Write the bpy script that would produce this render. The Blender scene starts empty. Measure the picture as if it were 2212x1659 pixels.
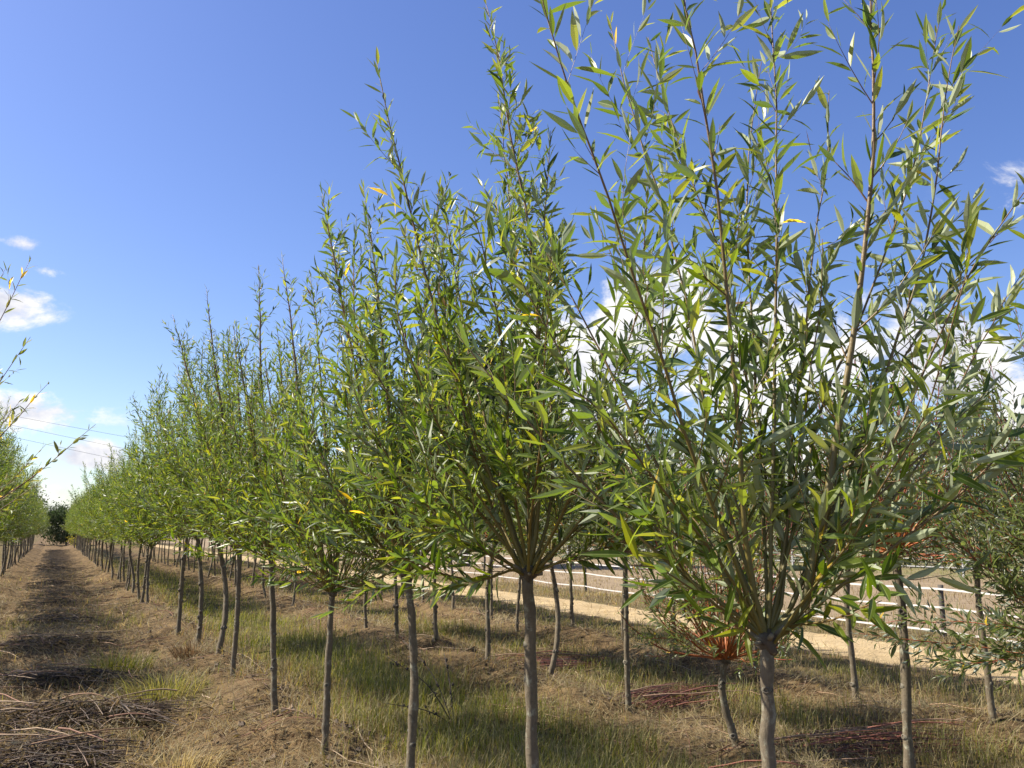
import bpy, math, random
import numpy as np
from mathutils import Vector, Matrix
C = bpy.context.scene.collection
S = bpy.context.scene
PI = math.pi
RNG = np.random.default_rng(11)

# ------------------------------------------------------------------ camera, sky, sun, exposure
# world axes: +Y runs along the planted rows, +X across them towards the paddock
YAW, PITCH, CAM_H = math.radians(27.225), math.radians(9.457), 1.8
cd = bpy.data.cameras.new('camera'); cam = bpy.data.objects.new('camera', cd); C.objects.link(cam)
cam.location = (0, 0, CAM_H); cam.rotation_euler = (PI/2 + PITCH, 0, -YAW)
cd.sensor_width = 36; cd.lens = 36*1900/2212; cd.clip_start = .05; cd.clip_end = 6000
S.camera = cam
SUN_AZ, SUN_EL = math.radians(-56.8), math.radians(46)
sd = Vector((math.sin(SUN_AZ)*math.cos(SUN_EL), math.cos(SUN_AZ)*math.cos(SUN_EL), math.sin(SUN_EL)))
sl = bpy.data.lights.new('sun', 'SUN'); sl.energy = 5.0; sl.angle = math.radians(.53); sl.color = (1, .93, .81)
sun = bpy.data.objects.new('sun', sl); C.objects.link(sun); sun.location = (0, 0, 60)
sun.rotation_euler = sd.to_track_quat('Z', 'Y').to_euler()
S.view_settings.view_transform = 'Standard'; S.view_settings.look = 'None'
S.view_settings.gamma = 1; S.view_settings.use_curve_mapping = False
S.view_settings.exposure = 1.02
S.cycles.max_bounces = 6; S.cycles.transmission_bounces = 4; S.cycles.diffuse_bounces = 3
S.cycles.caustics_reflective = False; S.cycles.caustics_refractive = False

class NT:
    def __init__(s, tree): s.t = tree; s.n = tree.nodes; s.l = tree.links
    def new(s, k, **kw):
        o = s.n.new('ShaderNode' + k)
        for a, b in kw.items(): setattr(o, a, b)
        return o
    def put(s, sock, v):
        if hasattr(v, 'links'): s.l.new(v, sock)
        else: sock.default_value = v
    def m(s, op, a, b=0.0, c=0.0, clamp=False):
        o = s.new('Math', operation=op, use_clamp=clamp)
        for i, v in enumerate((a, b, c)): s.put(o.inputs[i], v)
        return o.outputs[0]
    def noise(s, vec, scale, detail=4, rough=.55, dist=0.0):
        o = s.new('TexNoise'); s.put(o.inputs['Scale'], scale); o.inputs['Detail'].default_value = detail
        o.inputs['Roughness'].default_value = rough; o.inputs['Distortion'].default_value = dist
        if vec is not None: s.l.new(vec, o.inputs['Vector'])
        return o.outputs['Fac']
    def mix(s, f, a, b):
        o = s.new('Mix', data_type='RGBA')
        s.put(o.inputs[0], f); s.put(o.inputs[6], a); s.put(o.inputs[7], b)
        return o.outputs[2]
    def ramp(s, f, lo, hi):
        o = s.new('MapRange', interpolation_type='SMOOTHSTEP'); s.put(o.inputs[0], f)
        o.inputs[1].default_value = lo; o.inputs[2].default_value = hi
        return o.outputs[0]

W = bpy.data.worlds.new('World'); S.world = W; W.use_nodes = True
w = NT(W.node_tree); bg = w.n['Background']
sky = w.new('TexSky', sky_type='NISHITA', sun_disc=False, sun_elevation=SUN_EL, sun_rotation=SUN_AZ,
            altitude=200, air_density=1.0, dust_density=1.0, ozone_density=3.0)
hs = w.new('HueSaturation'); w.l.new(sky.outputs[0], hs.inputs['Color'])
hs.inputs['Saturation'].default_value = 1.17; hs.inputs['Value'].default_value = 1.0; hs.inputs['Hue'].default_value = .517
w.l.new(hs.outputs[0], bg.inputs[0]); bg.inputs[1].default_value = .094
tc = w.new('TexCoord'); gen = tc.outputs['Generated']
mp = w.new('Mapping', vector_type='VECTOR'); w.l.new(gen, mp.inputs[0]); mp.inputs['Rotation'].default_value = (0, 0, YAW)
sx = w.new('SeparateXYZ'); w.l.new(mp.outputs[0], sx.inputs[0])
az = w.m('MULTIPLY', w.m('ARCTAN2', sx.outputs[0], sx.outputs[1]), 57.2958)
el = w.m('MULTIPLY', w.m('ARCSINE', sx.outputs[2]), 57.2958)
nv = w.new('Mapping'); w.l.new(gen, nv.inputs[0]); nv.inputs['Scale'].default_value = (1, 1, 1.5)
n1 = w.noise(nv.outputs[0], 9, 9, .64, .3)
nv2 = w.new('Mapping'); w.l.new(gen, nv2.inputs[0]); nv2.inputs['Scale'].default_value = (1, 1, 1.5)
nv2.inputs['Location'].default_value = tuple(sd*.03)
n2 = w.noise(nv2.outputs[0], 9, 5, .55, .3)
# clouds: azimuth and elevation of the middle, half widths, opacity (degrees)
CL = [(4.5, 10, 7.5, 6.5, 1), (9.5, 13, 7, 5.2, 1), (16, 10, 8, 6, 1), (27.5, 9.6, 4.6, 4.8, 1), (33, 7, 7, 4.6, .9), (21, 3.5, 16, 3.4, .85), (33, 19, 4.5, 2.4, .5), (36, 14.5, 5.5, 2.2, .55),
      (-31.0, 12.7, 3.4, 1.7, .9), (-30, 16.2, 2.0, .75, .6), (-28.6, 14.8, 1.7, .7, .6), (-31, 6.6, 6, 1.5, .7), (-25.6, 4.2, 2.4, 1.3, .9), (-29, 2.0, 9, 1.9, .6), (-8, 4, 9, 3, .6),
      (62, 14, 9, 6, 1), (85, 7, 14, 4, .9), (120, 16, 10, 6, 1), (150, 9, 13, 5, .9), (-60, 9, 10, 3.5, .8), (-85, 14, 7, 3, .7), (-120, 9, 14, 5, .9), (175, 20, 9, 5, .9), (-150, 16, 9, 5, .8)]
fld = None
for a, e, ra, re, op in CL:
    dx = w.m('MULTIPLY', w.m('SUBTRACT', az, a), 1/ra); dy = w.m('MULTIPLY', w.m('SUBTRACT', el, e), 1/re)
    q = w.m('SUBTRACT', 1, w.m('SQRT', w.m('ADD', w.m('MULTIPLY', dx, dx), w.m('MULTIPLY', dy, dy))))
    q = w.m('MULTIPLY', w.m('ADD', q, -.0), op)
    fld = q if fld is None else w.m('MAXIMUM', fld, q)
f2 = w.m('ADD', fld, w.m('MULTIPLY', w.m('SUBTRACT', n1, .54), 2.6))
alpha = w.m('MULTIPLY', w.ramp(f2, .0, .40), w.ramp(fld, -.35, .15))
lit = w.m('ADD', .78, w.m('MULTIPLY', w.m('SUBTRACT', n1, n2), 4.0), clamp=True)
thick = w.ramp(f2, .3, 1.3)
lit = w.m('SUBTRACT', lit, w.m('MULTIPLY', thick, .12), clamp=True)
ccol = w.mix(lit, (.50, .53, .68, 1), (1.0, .985, .97, 1))
bg2 = w.new('Background'); w.l.new(ccol, bg2.inputs[0]); bg2.inputs[1].default_value = .56
mxs = w.new('MixShader'); w.l.new(alpha, mxs.inputs[0]); w.l.new(bg.outputs[0], mxs.inputs[1]); w.l.new(bg2.outputs[0], mxs.inputs[2])
w.l.new(mxs.outputs[0], w.n['World Output'].inputs['Surface'])

# ------------------------------------------------------------------ helpers
def vnoise(x, y, sc, seed=0):
    x = np.asarray(x, float)/sc + 1000.0; y = np.asarray(y, float)/sc + 1000.0
    xi = np.floor(x).astype(np.int64); yi = np.floor(y).astype(np.int64); fx = x-xi; fy = y-yi
    fx = fx*fx*(3-2*fx); fy = fy*fy*(3-2*fy)
    def h(i, j):
        n = (i*374761393 + j*668265263 + seed*982451653) & 0x7fffffff
        n = ((n ^ (n >> 13))*1274126177) & 0x7fffffff
        return ((n ^ (n >> 16)) & 0xffff)/65535.0
    return (h(xi, yi)*(1-fx)+h(xi+1, yi)*fx)*(1-fy) + (h(xi, yi+1)*(1-fx)+h(xi+1, yi+1)*fx)*fy
ROWS = (-1.6, 2.0, 5.1, 7.7)
def height(u, v):
    u = np.asarray(u, float); v = np.asarray(v, float)
    z = .11*(vnoise(u, v, 1.1, 1)-.5) + .10*(np.abs(vnoise(u, v, .55, 2)-.5)-.25) + .05*(vnoise(u, v, .30, 6)-.5) + .03*(vnoise(u, v, .15, 3)-.5)
    for r in ROWS:
        z = z + (.06+.16*vnoise(u*0, v, .9, 5))*np.exp(-((u-r)/.42)**2) * np.exp(-np.maximum(v-120, 0)/10)
    for r in (-.75, 1.05): z = z - .045*np.exp(-((u-r-.06*np.sin(v*.7))/.17)**2)
    z = np.where(u > 9.7, z*np.clip(1-(u-9.7)/.6, .35, 1), z)
    return z
def hz(u, v): return float(height(np.array([u]), np.array([v]))[0])

def add_col(me, col, name='col'):
    a = me.attributes.new(name, 'FLOAT_COLOR', 'POINT'); a.data.foreach_set('color', np.ascontiguousarray(col, np.float32).ravel())
def mesh_np(name, verts, tris, col=None, smooth=False):
    me = bpy.data.meshes.new(name); n = len(verts); k = len(tris)
    me.vertices.add(n); me.vertices.foreach_set('co', np.ascontiguousarray(verts, np.float32).ravel())
    me.loops.add(3*k); me.loops.foreach_set('vertex_index', np.ascontiguousarray(tris, np.int32).ravel())
    me.polygons.add(k); me.polygons.foreach_set('loop_start', np.arange(0, 3*k, 3, dtype=np.int32))
    me.polygons.foreach_set('use_smooth', np.full(k, smooth, bool))
    me.update(calc_edges=True)
    if col is not None: add_col(me, col)
    return me
def obj(name, me, mat=None, parent=None):
    o = bpy.data.objects.new(name, me); C.objects.link(o)
    if mat is not None and not me.materials: me.materials.append(mat)
    if parent is not None: o.parent = parent
    return o
def tag(o, label=None, cat=None, group=None, kind=None):
    for k, v in (('label', label), ('category', cat), ('group', group), ('kind', kind)):
        if v: o[k] = v
    return o
def empty(name, loc, label, cat, group=None, rz=0):
    o = bpy.data.objects.new(name, None); C.objects.link(o); o.location = loc; o.rotation_euler = (0, 0, rz)
    o.empty_display_size = .1
    return tag(o, label, cat, group)
class Geo:
    """collects triangles with a colour for every point"""
    def __init__(s): s.v = []; s.t = []; s.c = []; s.n = 0
    def add(s, v, t, c):
        c = np.asarray(c, float)
        if c.ndim == 1: c = np.tile(c, (len(v), 1))
        if c.shape[1] == 3: c = np.hstack([c, np.zeros((len(c), 1))])
        s.v.append(v); s.t.append(np.asarray(t)+s.n); s.c.append(c); s.n += len(v)
    def mesh(s, name, smooth=False):
        return mesh_np(name, np.vstack(s.v), np.vstack(s.t), np.vstack(s.c), smooth)
def tube(pts, rad, m=5, cap=True):
    pts = np.asarray(pts, float); rad = np.asarray(rad, float); k = len(pts)
    tg = np.gradient(pts, axis=0); tg /= np.linalg.norm(tg, axis=1)[:, None]+1e-9
    ref = np.array([.31, .95, .05]) if abs(tg[0][1]) < .8 else np.array([.95, .1, .3])
    a = np.cross(tg, ref); a /= np.linalg.norm(a, axis=1)[:, None]+1e-9; b = np.cross(tg, a)
    th = np.arange(m)*2*PI/m
    v = (pts[:, None, :] + rad[:, None, None]*(a[:, None, :]*np.cos(th)[None, :, None] + b[:, None, :]*np.sin(th)[None, :, None])).reshape(-1, 3)
    i = np.arange(k-1)[:, None]*m; j = np.arange(m)[None, :]; j2 = (j+1) % m
    q = np.stack([i+j, i+j2, i+m+j2, i+m+j], -1).reshape(-1, 4)
    t = np.vstack([q[:, [0, 1, 2]], q[:, [0, 2, 3]]])
    if cap:
        o = (k-1)*m; t = np.vstack([t, [[o, o+x, o+x+1] for x in range(1, m-1)]])
    return v, t
def spline(P, n):
    P = np.asarray(P, float); k = len(P)
    Q = np.vstack([2*P[0]-P[1], P, 2*P[-1]-P[-2]])
    d = np.r_[0, np.cumsum(np.linalg.norm(np.diff(P, axis=0), axis=1))]
    out = []
    for s in np.linspace(0, d[-1], n):
        i = min(int(np.searchsorted(d, s, 'right'))-1, k-2); t = (s-d[i])/max(d[i+1]-d[i], 1e-9)
        p0, p1, p2, p3 = Q[i:i+4]
        out.append(.5*((2*p1)+(-p0+p2)*t+(2*p0-5*p1+4*p2-p3)*t*t+(-p0+3*p1-3*p2+p3)*t**3))
    return np.array(out)
def unit(a): return a/(np.linalg.norm(a, axis=-1, keepdims=True)+1e-9)

# ------------------------------------------------------------------ materials
def mat(name, rough=.8):
    m = bpy.data.materials.new(name); m.use_nodes = True
    t = NT(m.node_tree); b = t.n['Principled BSDF']; b.inputs['Roughness'].default_value = rough
    return m, t, b
def bump(t, b, h, st, dist=.01):
    o = t.new('Bump'); t.l.new(h, o.inputs['Height']); o.inputs['Strength'].default_value = st; o.inputs['Distance'].default_value = dist
    t.l.new(o.outputs[0], b.inputs['Normal'])
def attr(t): return t.new('Attribute', attribute_name='col')
def leaf_material(name, under, trans, rough, spec=.5):
    """two-sided leaf: glossy green above, pale below, light shines through; alpha of the colour marks the midrib"""
    m, t, b = mat(name, rough); a = attr(t); g = t.new('NewGeometry')
    up = t.mix(t.ramp(a.outputs['Alpha'], .80, .97), a.outputs['Color'], (.24, .28, .08, 1))
    n = t.noise(None, 60, 3); up = t.mix(t.m('MULTIPLY', n, .35), up, (.05, .07, .015, 1))
    dn = t.mix(.70, a.outputs['Color'], under)
    col = t.mix(g.outputs['Backfacing'], up, dn)
    t.l.new(col, b.inputs['Base Color']); b.inputs['Specular IOR Level'].default_value = spec
    tr = t.new('BsdfTranslucent')
    gm = t.new('Mix', data_type='RGBA', blend_type='MULTIPLY'); gm.inputs[0].default_value = 1
    t.l.new(a.outputs['Color'], gm.inputs[6]); gm.inputs[7].default_value = trans; t.l.new(gm.outputs[2], tr.inputs[0])
    ad = t.new('MixShader'); ad.inputs[0].default_value = .36; t.l.new(b.outputs[0], ad.inputs[1]); t.l.new(tr.outputs[0], ad.inputs[2])
    t.l.new(ad.outputs[0], t.n['Material Output'].inputs[0])
    return m
LEAF = leaf_material('willow leaf', (.52, .56, .38, 1), (3.0, 2.9, 1.1, 1), .40, .32)
LEAF_RED = leaf_material('red willow leaf', (.38, .43, .36, 1), (2.0, 2.2, 1.4, 1), .42, .5)
LEAF_FAR = leaf_material('broad leaf', (.20, .24, .14, 1), (1.5, 1.6, 1, 1), .6, .2)
GRASS = leaf_material('grass blade', (.30, .26, .14, 1), (1.5, 1.5, 1.1, 1), .6, .2)
def bark_material(name, rough, amt, sc, tint=None):
    m, t, b = mat(name, rough); a = attr(t); tcn = t.new('TexCoord')
    mpn = t.new('Mapping'); t.l.new(tcn.outputs['Object'], mpn.inputs[0]); mpn.inputs['Scale'].default_value = (1, 1, .45)
    n = t.noise(mpn.outputs[0], sc, 6, .65); n2 = t.noise(mpn.outputs[0], sc*.14, 4)
    k = t.m('MULTIPLY_ADD', n, amt*1.5, 1-amt*.75); k = t.m('MULTIPLY', k, t.m('MULTIPLY_ADD', n2, amt, 1-amt*.5))
    src = a.outputs['Color']
    if tint:
        src = t.mix(t.m('MULTIPLY', t.ramp(t.noise(tcn.outputs['Object'], 16, 5, .7), .52, .68), .75), src, (.30, .29, .21, 1))
        src = t.mix(t.m('MULTIPLY', t.ramp(t.noise(tcn.outputs['Object'], 5, 3, .6), .5, .7), .5), src, (.10, .085, .045, 1))
        ml = t.new('Mapping'); t.l.new(tcn.outputs['Object'], ml.inputs[0]); ml.inputs['Scale'].default_value = (1, 1, 4.5)
        src = t.mix(t.m('MULTIPLY', t.ramp(t.noise(ml.outputs[0], 38, 3, .6), .58, .70), .7), src, (.05, .04, .028, 1))
    v = t.new('VectorMath', operation='SCALE'); t.l.new(src, v.inputs[0]); t.l.new(k, v.inputs['Scale'])
    t.l.new(v.outputs[0], b.inputs['Base Color']); bump(t, b, n, .8, .005)
    return m
TRUNK = bark_material('young willow bark', .85, .75, 70, True)
TWIG = bark_material('shoot bark', .5, .5, 45)
DRY = bark_material('dry twig', .8, .5, 60)
def plain(name, c, rough=.6, sc=30, amt=.3, bs=.3):
    m, t, b = mat(name, rough); tcn = t.new('TexCoord'); n = t.noise(tcn.outputs['Object'], sc, 5)
    d = tuple(x*(1-amt) for x in c[:3])+(1,); t.l.new(t.mix(n, d, tuple(c[:3])+(1,)), b.inputs['Base Color']); bump(t, b, n, bs, .005)
    return m
POST = plain('weathered dark post', (.10, .085, .07), .85, 40, .5)
TAPE = plain('white fence tape', (.60, .575, .55), .5, 50, .08, .05)
GALV = plain('galvanised rail', (.42, .42, .42), .5, 30, .2)
WIRE = plain('overhead wire', (.12, .12, .13), .5, 5, .1)

def ground_material(name, dark, tint, sc=5.0):
    m, t, b = mat(name, .95); a = attr(t); tcn = t.new('TexCoord'); P = tcn.outputs['Object']
    n1 = t.noise(P, sc, 8, .65, .4); n2 = t.noise(P, sc*.22, 5, .6); n3 = t.noise(P, sc*9, 4, .7)
    c = t.mix(t.ramp(n1, .35, .68), dark, a.outputs['Color'])
    c = t.mix(t.m('MULTIPLY', t.ramp(n2, .45, .7), .45), c, tint)
    c = t.mix(t.m('MULTIPLY', t.ramp(n3, .5, .75), .5), c, (.03, .022, .015, 1))
    t.l.new(c, b.inputs['Base Color'])
    h = t.m('ADD', t.m('MULTIPLY', n1, .6), n3); bump(t, b, h, .9, .03); b.inputs['Specular IOR Level'].default_value = .1
    return m
SOIL = ground_material('thatched soil', (.085, .056, .030, 1), (.19, .128, .066, 1))
STRAW = ground_material('trodden straw', (.34, .25, .135, 1), (.50, .39, .23, 1), 2.2)
FALLOW = ground_material('dry paddock', (.22, .165, .105, 1), (.28, .215, .14, 1), 1.6)

# ------------------------------------------------------------------ terrain
def line(*seg):
    out = []
    for a, b, s in seg: out += list(np.arange(a, b, s))
    return np.array(out+[seg[-1][1]], float)
VS = line((-60, -4, 8), (-4, 4, .4), (4, 30, .11), (30, 60, .3), (60, 130, 1), (130, 400, 15), (400, 2500, 150))
PATH0, PATH1, FENCE_U = 10.35, 12.2, 13.0
def sheet(name, us, m, colf, zoff=0):
    uu, vv = np.meshgrid(us, VS, indexing='ij'); u = uu.ravel(); v = vv.ravel()
    z = height(u, v)*np.exp(-np.maximum(np.hypot(u, v)-200, 0)/40)
    V = np.stack([u, v, z+zoff], 1); n = len(VS)
    i = np.arange(len(us)-1)[:, None]*n; j = np.arange(n-1)[None, :]
    q = np.stack([i+j, i+n+j, i+n+j+1, i+j+1], -1).reshape(-1, 4)
    o = obj(name, mesh_np(name, V, np.vstack([q[:, :3], q[:, [0, 2, 3]]]), colf(u, v), True), m)
    o['kind'] = 'structure'; return o
def patch(u, v): return .55*vnoise(u, v, 1.7, 21)+.45*vnoise(u, v, .6, 22)
def zone_green(u, v):
    """how green the sward is: the uncut strips between the rows, bands across the lane"""
    g = np.exp(-((u-3.55)/.85)**2)*.95 + np.exp(-((u-6.5)/.6)**2)*.55 + np.exp(-((u-9.2)/.9)**2)*.45
    lane = (u > -1.3) & (u < 1.7)
    g = g + np.where(lane, .55*np.exp(-((v-19.5)/2.0)**2) + .5*np.exp(-((v-10.7)/.8)**2)*(u > .2) + .45*np.exp(-((v-7.0)/.9)**2)*(u < .9), 0)
    g = g + np.where(u < -2.2, .5, 0)
    return np.clip(g*(.35+1.3*patch(u, v)), 0, 1)
def col_mix(f, a, b): return np.asarray(a)[None, :]*(1-f[:, None]) + np.asarray(b)[None, :]*f[:, None]
def col_ground(u, v):
    g = zone_green(u, v); c = col_mix(g, (.21, .142, .072), (.12, .125, .035))
    return np.hstack([c, np.ones((len(c), 1))])
def col_straw(u, v):
    c = col_mix(vnoise(u, v*.3, .35, 8), (.56, .43, .24), (.40, .30, .165)); return np.hstack([c, np.ones((len(c), 1))])
def col_verge(u, v):
    c = col_mix(vnoise(u, v, .8, 9), (.26, .20, .10), (.17, .16, .07)); return np.hstack([c, np.ones((len(c), 1))])
def col_field(u, v):
    f = np.clip((u-29)/3, 0, 1); c = col_mix(f, (.29, .22, .14), (.17, .18, .065)); return np.hstack([c, np.ones((len(c), 1))])
sheet('ground', line((-2500, -300, 220), (-300, -20, 20), (-20, -3.6, .6), (-3.6, PATH0, .11)), SOIL, col_ground)
sheet('path', line((PATH0, PATH1, .12)), STRAW, col_straw)
sheet('verge', line((PATH1, 14.4, .16)), SOIL, col_verge)
sheet('field', line((14.4, 36, .6), (36, 120, 6), (120, 400, 20), (400, 2500, 150)), FALLOW, col_field)

# ------------------------------------------------------------------ willows
ST, PR = np.array([.16, .42, .72]), np.array([.66, 1.0, .66])
def leaf_geo(L, full=True):
    """leaf arrays (P, D, N, len, width, curl, colour) -> vertices, triangles, colours"""
    P, D, N, ln, wd, cu, col = L
    Sd = np.cross(D, N); n = len(P)
    if full:
        s = np.r_[0, np.repeat(ST, 3), 1]; x = np.r_[0, np.outer(PR, [-1, 0, 1]).ravel(), 0]
        up = np.r_[0, np.outer(PR, [.34, 0, .34]).ravel(), 0]; mid = np.r_[1, np.tile([0, 1, 0], 3), 1]
        T = [(0, 2, 1), (0, 3, 2)]
        for a in (1, 4):
            T += [(a, a+1, a+4), (a, a+4, a+3), (a+1, a+2, a+5), (a+1, a+5, a+4)]
        T += [(7, 8, 10), (8, 9, 10)]; T = np.array(T); T[2:] = T[2:]
    else:
        s = np.array([0, .42, .42, .42, 1]); x = np.array([0, -1, 0, 1, 0]); up = np.array([0, .4, 0, .4, 0]); mid = np.zeros(5)
        T = np.array([(0, 2, 1), (0, 3, 2), (1, 2, 4), (2, 3, 4)])
    k = len(s)
    v = P[:, None] + D[:, None]*(s*(1))[None, :, None]*ln[:, None, None] \
        + Sd[:, None]*x[None, :, None]*(wd*.5)[:, None, None] \
        + N[:, None]*(up[None, :]*(wd*.5)[:, None] - (s*s)[None, :]*(cu*ln)[:, None])[:, :, None]
    c = np.repeat(col[:, None, :3], k, 1); c = np.concatenate([c, np.broadcast_to(mid[None, :, None], (n, k, 1))], 2)
    t = T[None] + (np.arange(n)*k)[:, None, None]
    return v.reshape(-1, 3), t.reshape(-1, 3), c.reshape(-1, 4)
def cat_leaves(Ls): return tuple(np.concatenate([l[i] for l in Ls]) for i in range(7))
GREENS = np.array([(.050, .084, .008), (.066, .104, .010), (.086, .126, .011), (.036, .066, .010), (.112, .148, .013), (.165, .180, .018)])
REDLEAF = np.array([(.075, .098, .026), (.095, .115, .030), (.11, .13, .034), (.13, .145, .040), (.085, .10, .034)])
class Style: pass
def style(**k):
    s = Style(); s.__dict__.update(dict(leaf=.114, lw=.195, leaf_sp=.027, twig_sp=.078, twig=.46, t0=.27, w0=.15, pal=GREENS, yellow=.003, base=(.17, .135, .028), tip=(.15, .07, .026), m=7, spread=1.0)); s.__dict__.update(k); return s
GREEN = style()
BIG = style(leaf_sp=.041, twig_sp=.118, leaf=.138, lw=.19, w0=.15, t0=.14, base=(.145, .118, .025), tip=(.15, .08, .026))
FINE = style(leaf=.102, leaf_sp=.026)
RED = style(leaf=.084, lw=.24, leaf_sp=.019, twig_sp=.056, twig=.36, t0=.28, pal=REDLEAF, yellow=.008, w0=.24, base=(.34, .14, .035), tip=(.28, .05, .03), m=5)
SHOCK = style(leaf=.070, lw=.24, leaf_sp=.026, twig_sp=.075, twig=.28, t0=.30, pal=REDLEAF, yellow=.015, w0=.28, base=(.36, .115, .028), tip=(.27, .05, .032), m=5)
LANKY = style(leaf=.105, lw=.25, leaf_sp=.046, twig_sp=.50, twig=.36, t0=.2, yellow=.05, pal=np.array([(.12, .14, .03), (.16, .16, .035), (.10, .12, .03)]), base=(.25, .15, .05), tip=(.20, .08, .04))
def perp(tg, rng):
    r = rng.normal(size=3); r -= tg*r.dot(tg); return r/np.linalg.norm(r)
def leaves_along(pts, t_from, sp, st, rng, k0, scale_end=.72, hang=0.0):
    d = np.r_[0, np.cumsum(np.linalg.norm(np.diff(pts, axis=0), axis=1))]; Lt = d[-1]
    s = np.arange(t_from*Lt, Lt*.995, sp); n = len(s)
    if n == 0: return None
    s = np.clip(s + rng.uniform(-.3, .3, n)*sp, 0, Lt)
    P = np.stack([np.interp(s, d, pts[:, i]) for i in range(3)], 1)
    e = np.clip(s+.02, 0, Lt); b = np.clip(s-.02, 0, Lt)
    T = unit(np.stack([np.interp(e, d, pts[:, i])-np.interp(b, d, pts[:, i]) for i in range(3)], 1))
    ref = np.where(np.abs(T[:, 2:3]) < .9, np.array([[0, 0, 1.]]), np.array([[1., 0, 0]]))
    A = unit(np.cross(T, ref)); B = np.cross(T, A)
    ph = k0 + np.arange(n)*2.4 + rng.normal(0, .35, n)
    R = A*np.cos(ph)[:, None] + B*np.sin(ph)[:, None]
    f = s/Lt
    ang = np.radians(rng.normal(44, 15, n) - 22*f**3)
    D = unit(T*np.cos(ang)[:, None] + R*np.sin(ang)[:, None] + np.array([0, 0, -1.])*(rng.uniform(-.12, .30, n)+hang)[:, None])
    N = T*np.sin(ang)[:, None] - R*np.cos(ang)[:, None] + rng.normal(0, .45, (n, 3))
    N = unit(N - D*np.sum(N*D, 1, keepdims=True))
    ln = st.leaf*rng.uniform(.55, 1.25, n)*(1-(1-scale_end)*f**2)
    wd = ln*st.lw*rng.uniform(.75, 1.15, n)
    col = st.pal[rng.integers(0, len(st.pal), n)]*rng.uniform(.85, 1.15, (n, 1))
    y = rng.random(n); col = np.where((y < st.yellow)[:, None], np.array([[.55, .36, .03]]), col)
    col = np.where(((y > .997))[:, None], np.array([[.14, .06, .03]]), col)
    return (P+R*.004, D, N, ln, wd, rng.normal(.10, .14, n), col)
def grow(stems, st, rng):
    """stems: list of (points, base radius). Returns per stem (Geo of wood, leaf arrays)"""
    out = []
    for pts, r0 in stems:
        P = spline(pts, 16); n = len(P); t = np.linspace(0, 1, n)
        amp = .012*np.linalg.norm(P[-1]-P[0])
        P = P + np.cumsum(rng.normal(0, amp*.16, (n, 3)), 0)*t[:, None]
        g = Geo(); rad = r0*.80*(1-t)**.9 + .0014 + r0*.3*np.exp(-t*30)
        v, tri = tube(P, rad, st.m)
        tv = np.repeat(t, st.m); k = np.clip((tv-.05)/.75, 0, 1)[:, None]
        g.add(v, tri, np.array(st.base)*(1-k) + np.array(st.tip)*k)
        Ls = []
        Lt = np.linalg.norm(np.diff(P, axis=0), axis=1).sum()
        hang = .25 if (P[-1]-P[0])[2] < .35*Lt else 0.0
        l = leaves_along(P, st.t0, st.leaf_sp, st, rng, rng.uniform(0, 6), .75, hang)
        if l: Ls.append(l)
        for s in np.arange(st.w0, .90, st.twig_sp/Lt):
            s = s + rng.uniform(-.4, .4)*st.twig_sp/Lt
            if s < .05 or rng.random() < .12: continue
            x = s*(n-1); i = int(min(x, n-2)); f = x-i
            o = P[i]*(1-f)+P[i+1]*f; tg = unit(P[i+1]-P[i]); a = math.radians(rng.uniform(20, 50))
            dr = unit(tg*math.cos(a)+perp(tg, rng)*math.sin(a))
            ll = st.twig*(1-.55*s)*rng.uniform(.35, 1.3)
            q = np.linspace(0, 1, 5)[:, None]
            tp = o + dr*ll*q + np.array([0, 0, 1.])*ll*.16*q*q + perp(dr, rng)*ll*.06*np.sin(q*PI)
            rr = min(.0042, .45*rad[i])
            v, tri = tube(tp, rr*(1-.75*q[:, 0]), 3)
            kk = min(1, s+.35); g.add(v, tri, np.array(st.base)*(1-kk)*.9+np.array(st.tip)*kk)
            l = leaves_along(tp, .12, st.leaf_sp*.80, st, rng, rng.uniform(0, 6), .7)
            if l: Ls.append(l)
        out.append((g, cat_leaves(Ls)))
    return out
def random_stems(rng, n, head, L, r0, tmax=66, low=.09, az0=0.0):
    st = []
    for i in range(n):
        a = az0 + i*2.39996 + rng.uniform(-.3, .3); u = (i+.5)/n
        th = math.radians(4 + (tmax-4)*u**1.0 + rng.normal(0, 5)); ll = L*(1-.52*u)*rng.uniform(.72, 1.04)
        th0 = min(th*1.35+.1, 1.75)
        p = np.array(head)+np.array([math.cos(a), math.sin(a), 0])*.03; pts = [p.copy()]
        for k in range(6):
            f = k/5.0; b = th0*(1-f)+th*.62*f
            if u > 1-low: b = th0*(1-f*.25)+.25*f
            p = p + ll/6*np.array([math.cos(a)*math.sin(b), math.sin(a)*math.sin(b), math.cos(b)]) + rng.normal(0, .012*L, 3)
            pts.append(p.copy())
        st.append((np.array(pts), r0*(1-.5*u)*rng.uniform(.8, 1.1)))
    return st
def trunk_geo(rng, head, r, bend=.05, m=10):
    h = Vector(head); n = 22; t = np.linspace(0, 1, n)
    P = np.stack([t*0, t*0, -.06 + (h.z+.06)*t], 1)
    b = rng.normal(0, bend, 2); P[:, 0] = h.x*t + b[0]*np.sin(t*PI) + .4*b[1]*np.sin(t*2*PI); P[:, 1] = h.y*t + b[1]*np.sin(t*PI)
    P[1:-1, :2] += rng.normal(0, r*.085*min(1, h.z/1.5)**2, (n-2, 2))
    rad = r*(1.16-.26*t)*(1+rng.normal(0, .07, n)) + r*.75*np.exp(-t*22)
    v, tri = tube(P, rad, m); g = Geo()
    c = np.array([(.135, .105, .066)])*(1+.25*vnoise(v[:, 0]*8, v[:, 2], .12, 4)[:, None]-.12)
    g.add(v, tri, c); return g, P, rad
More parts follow.
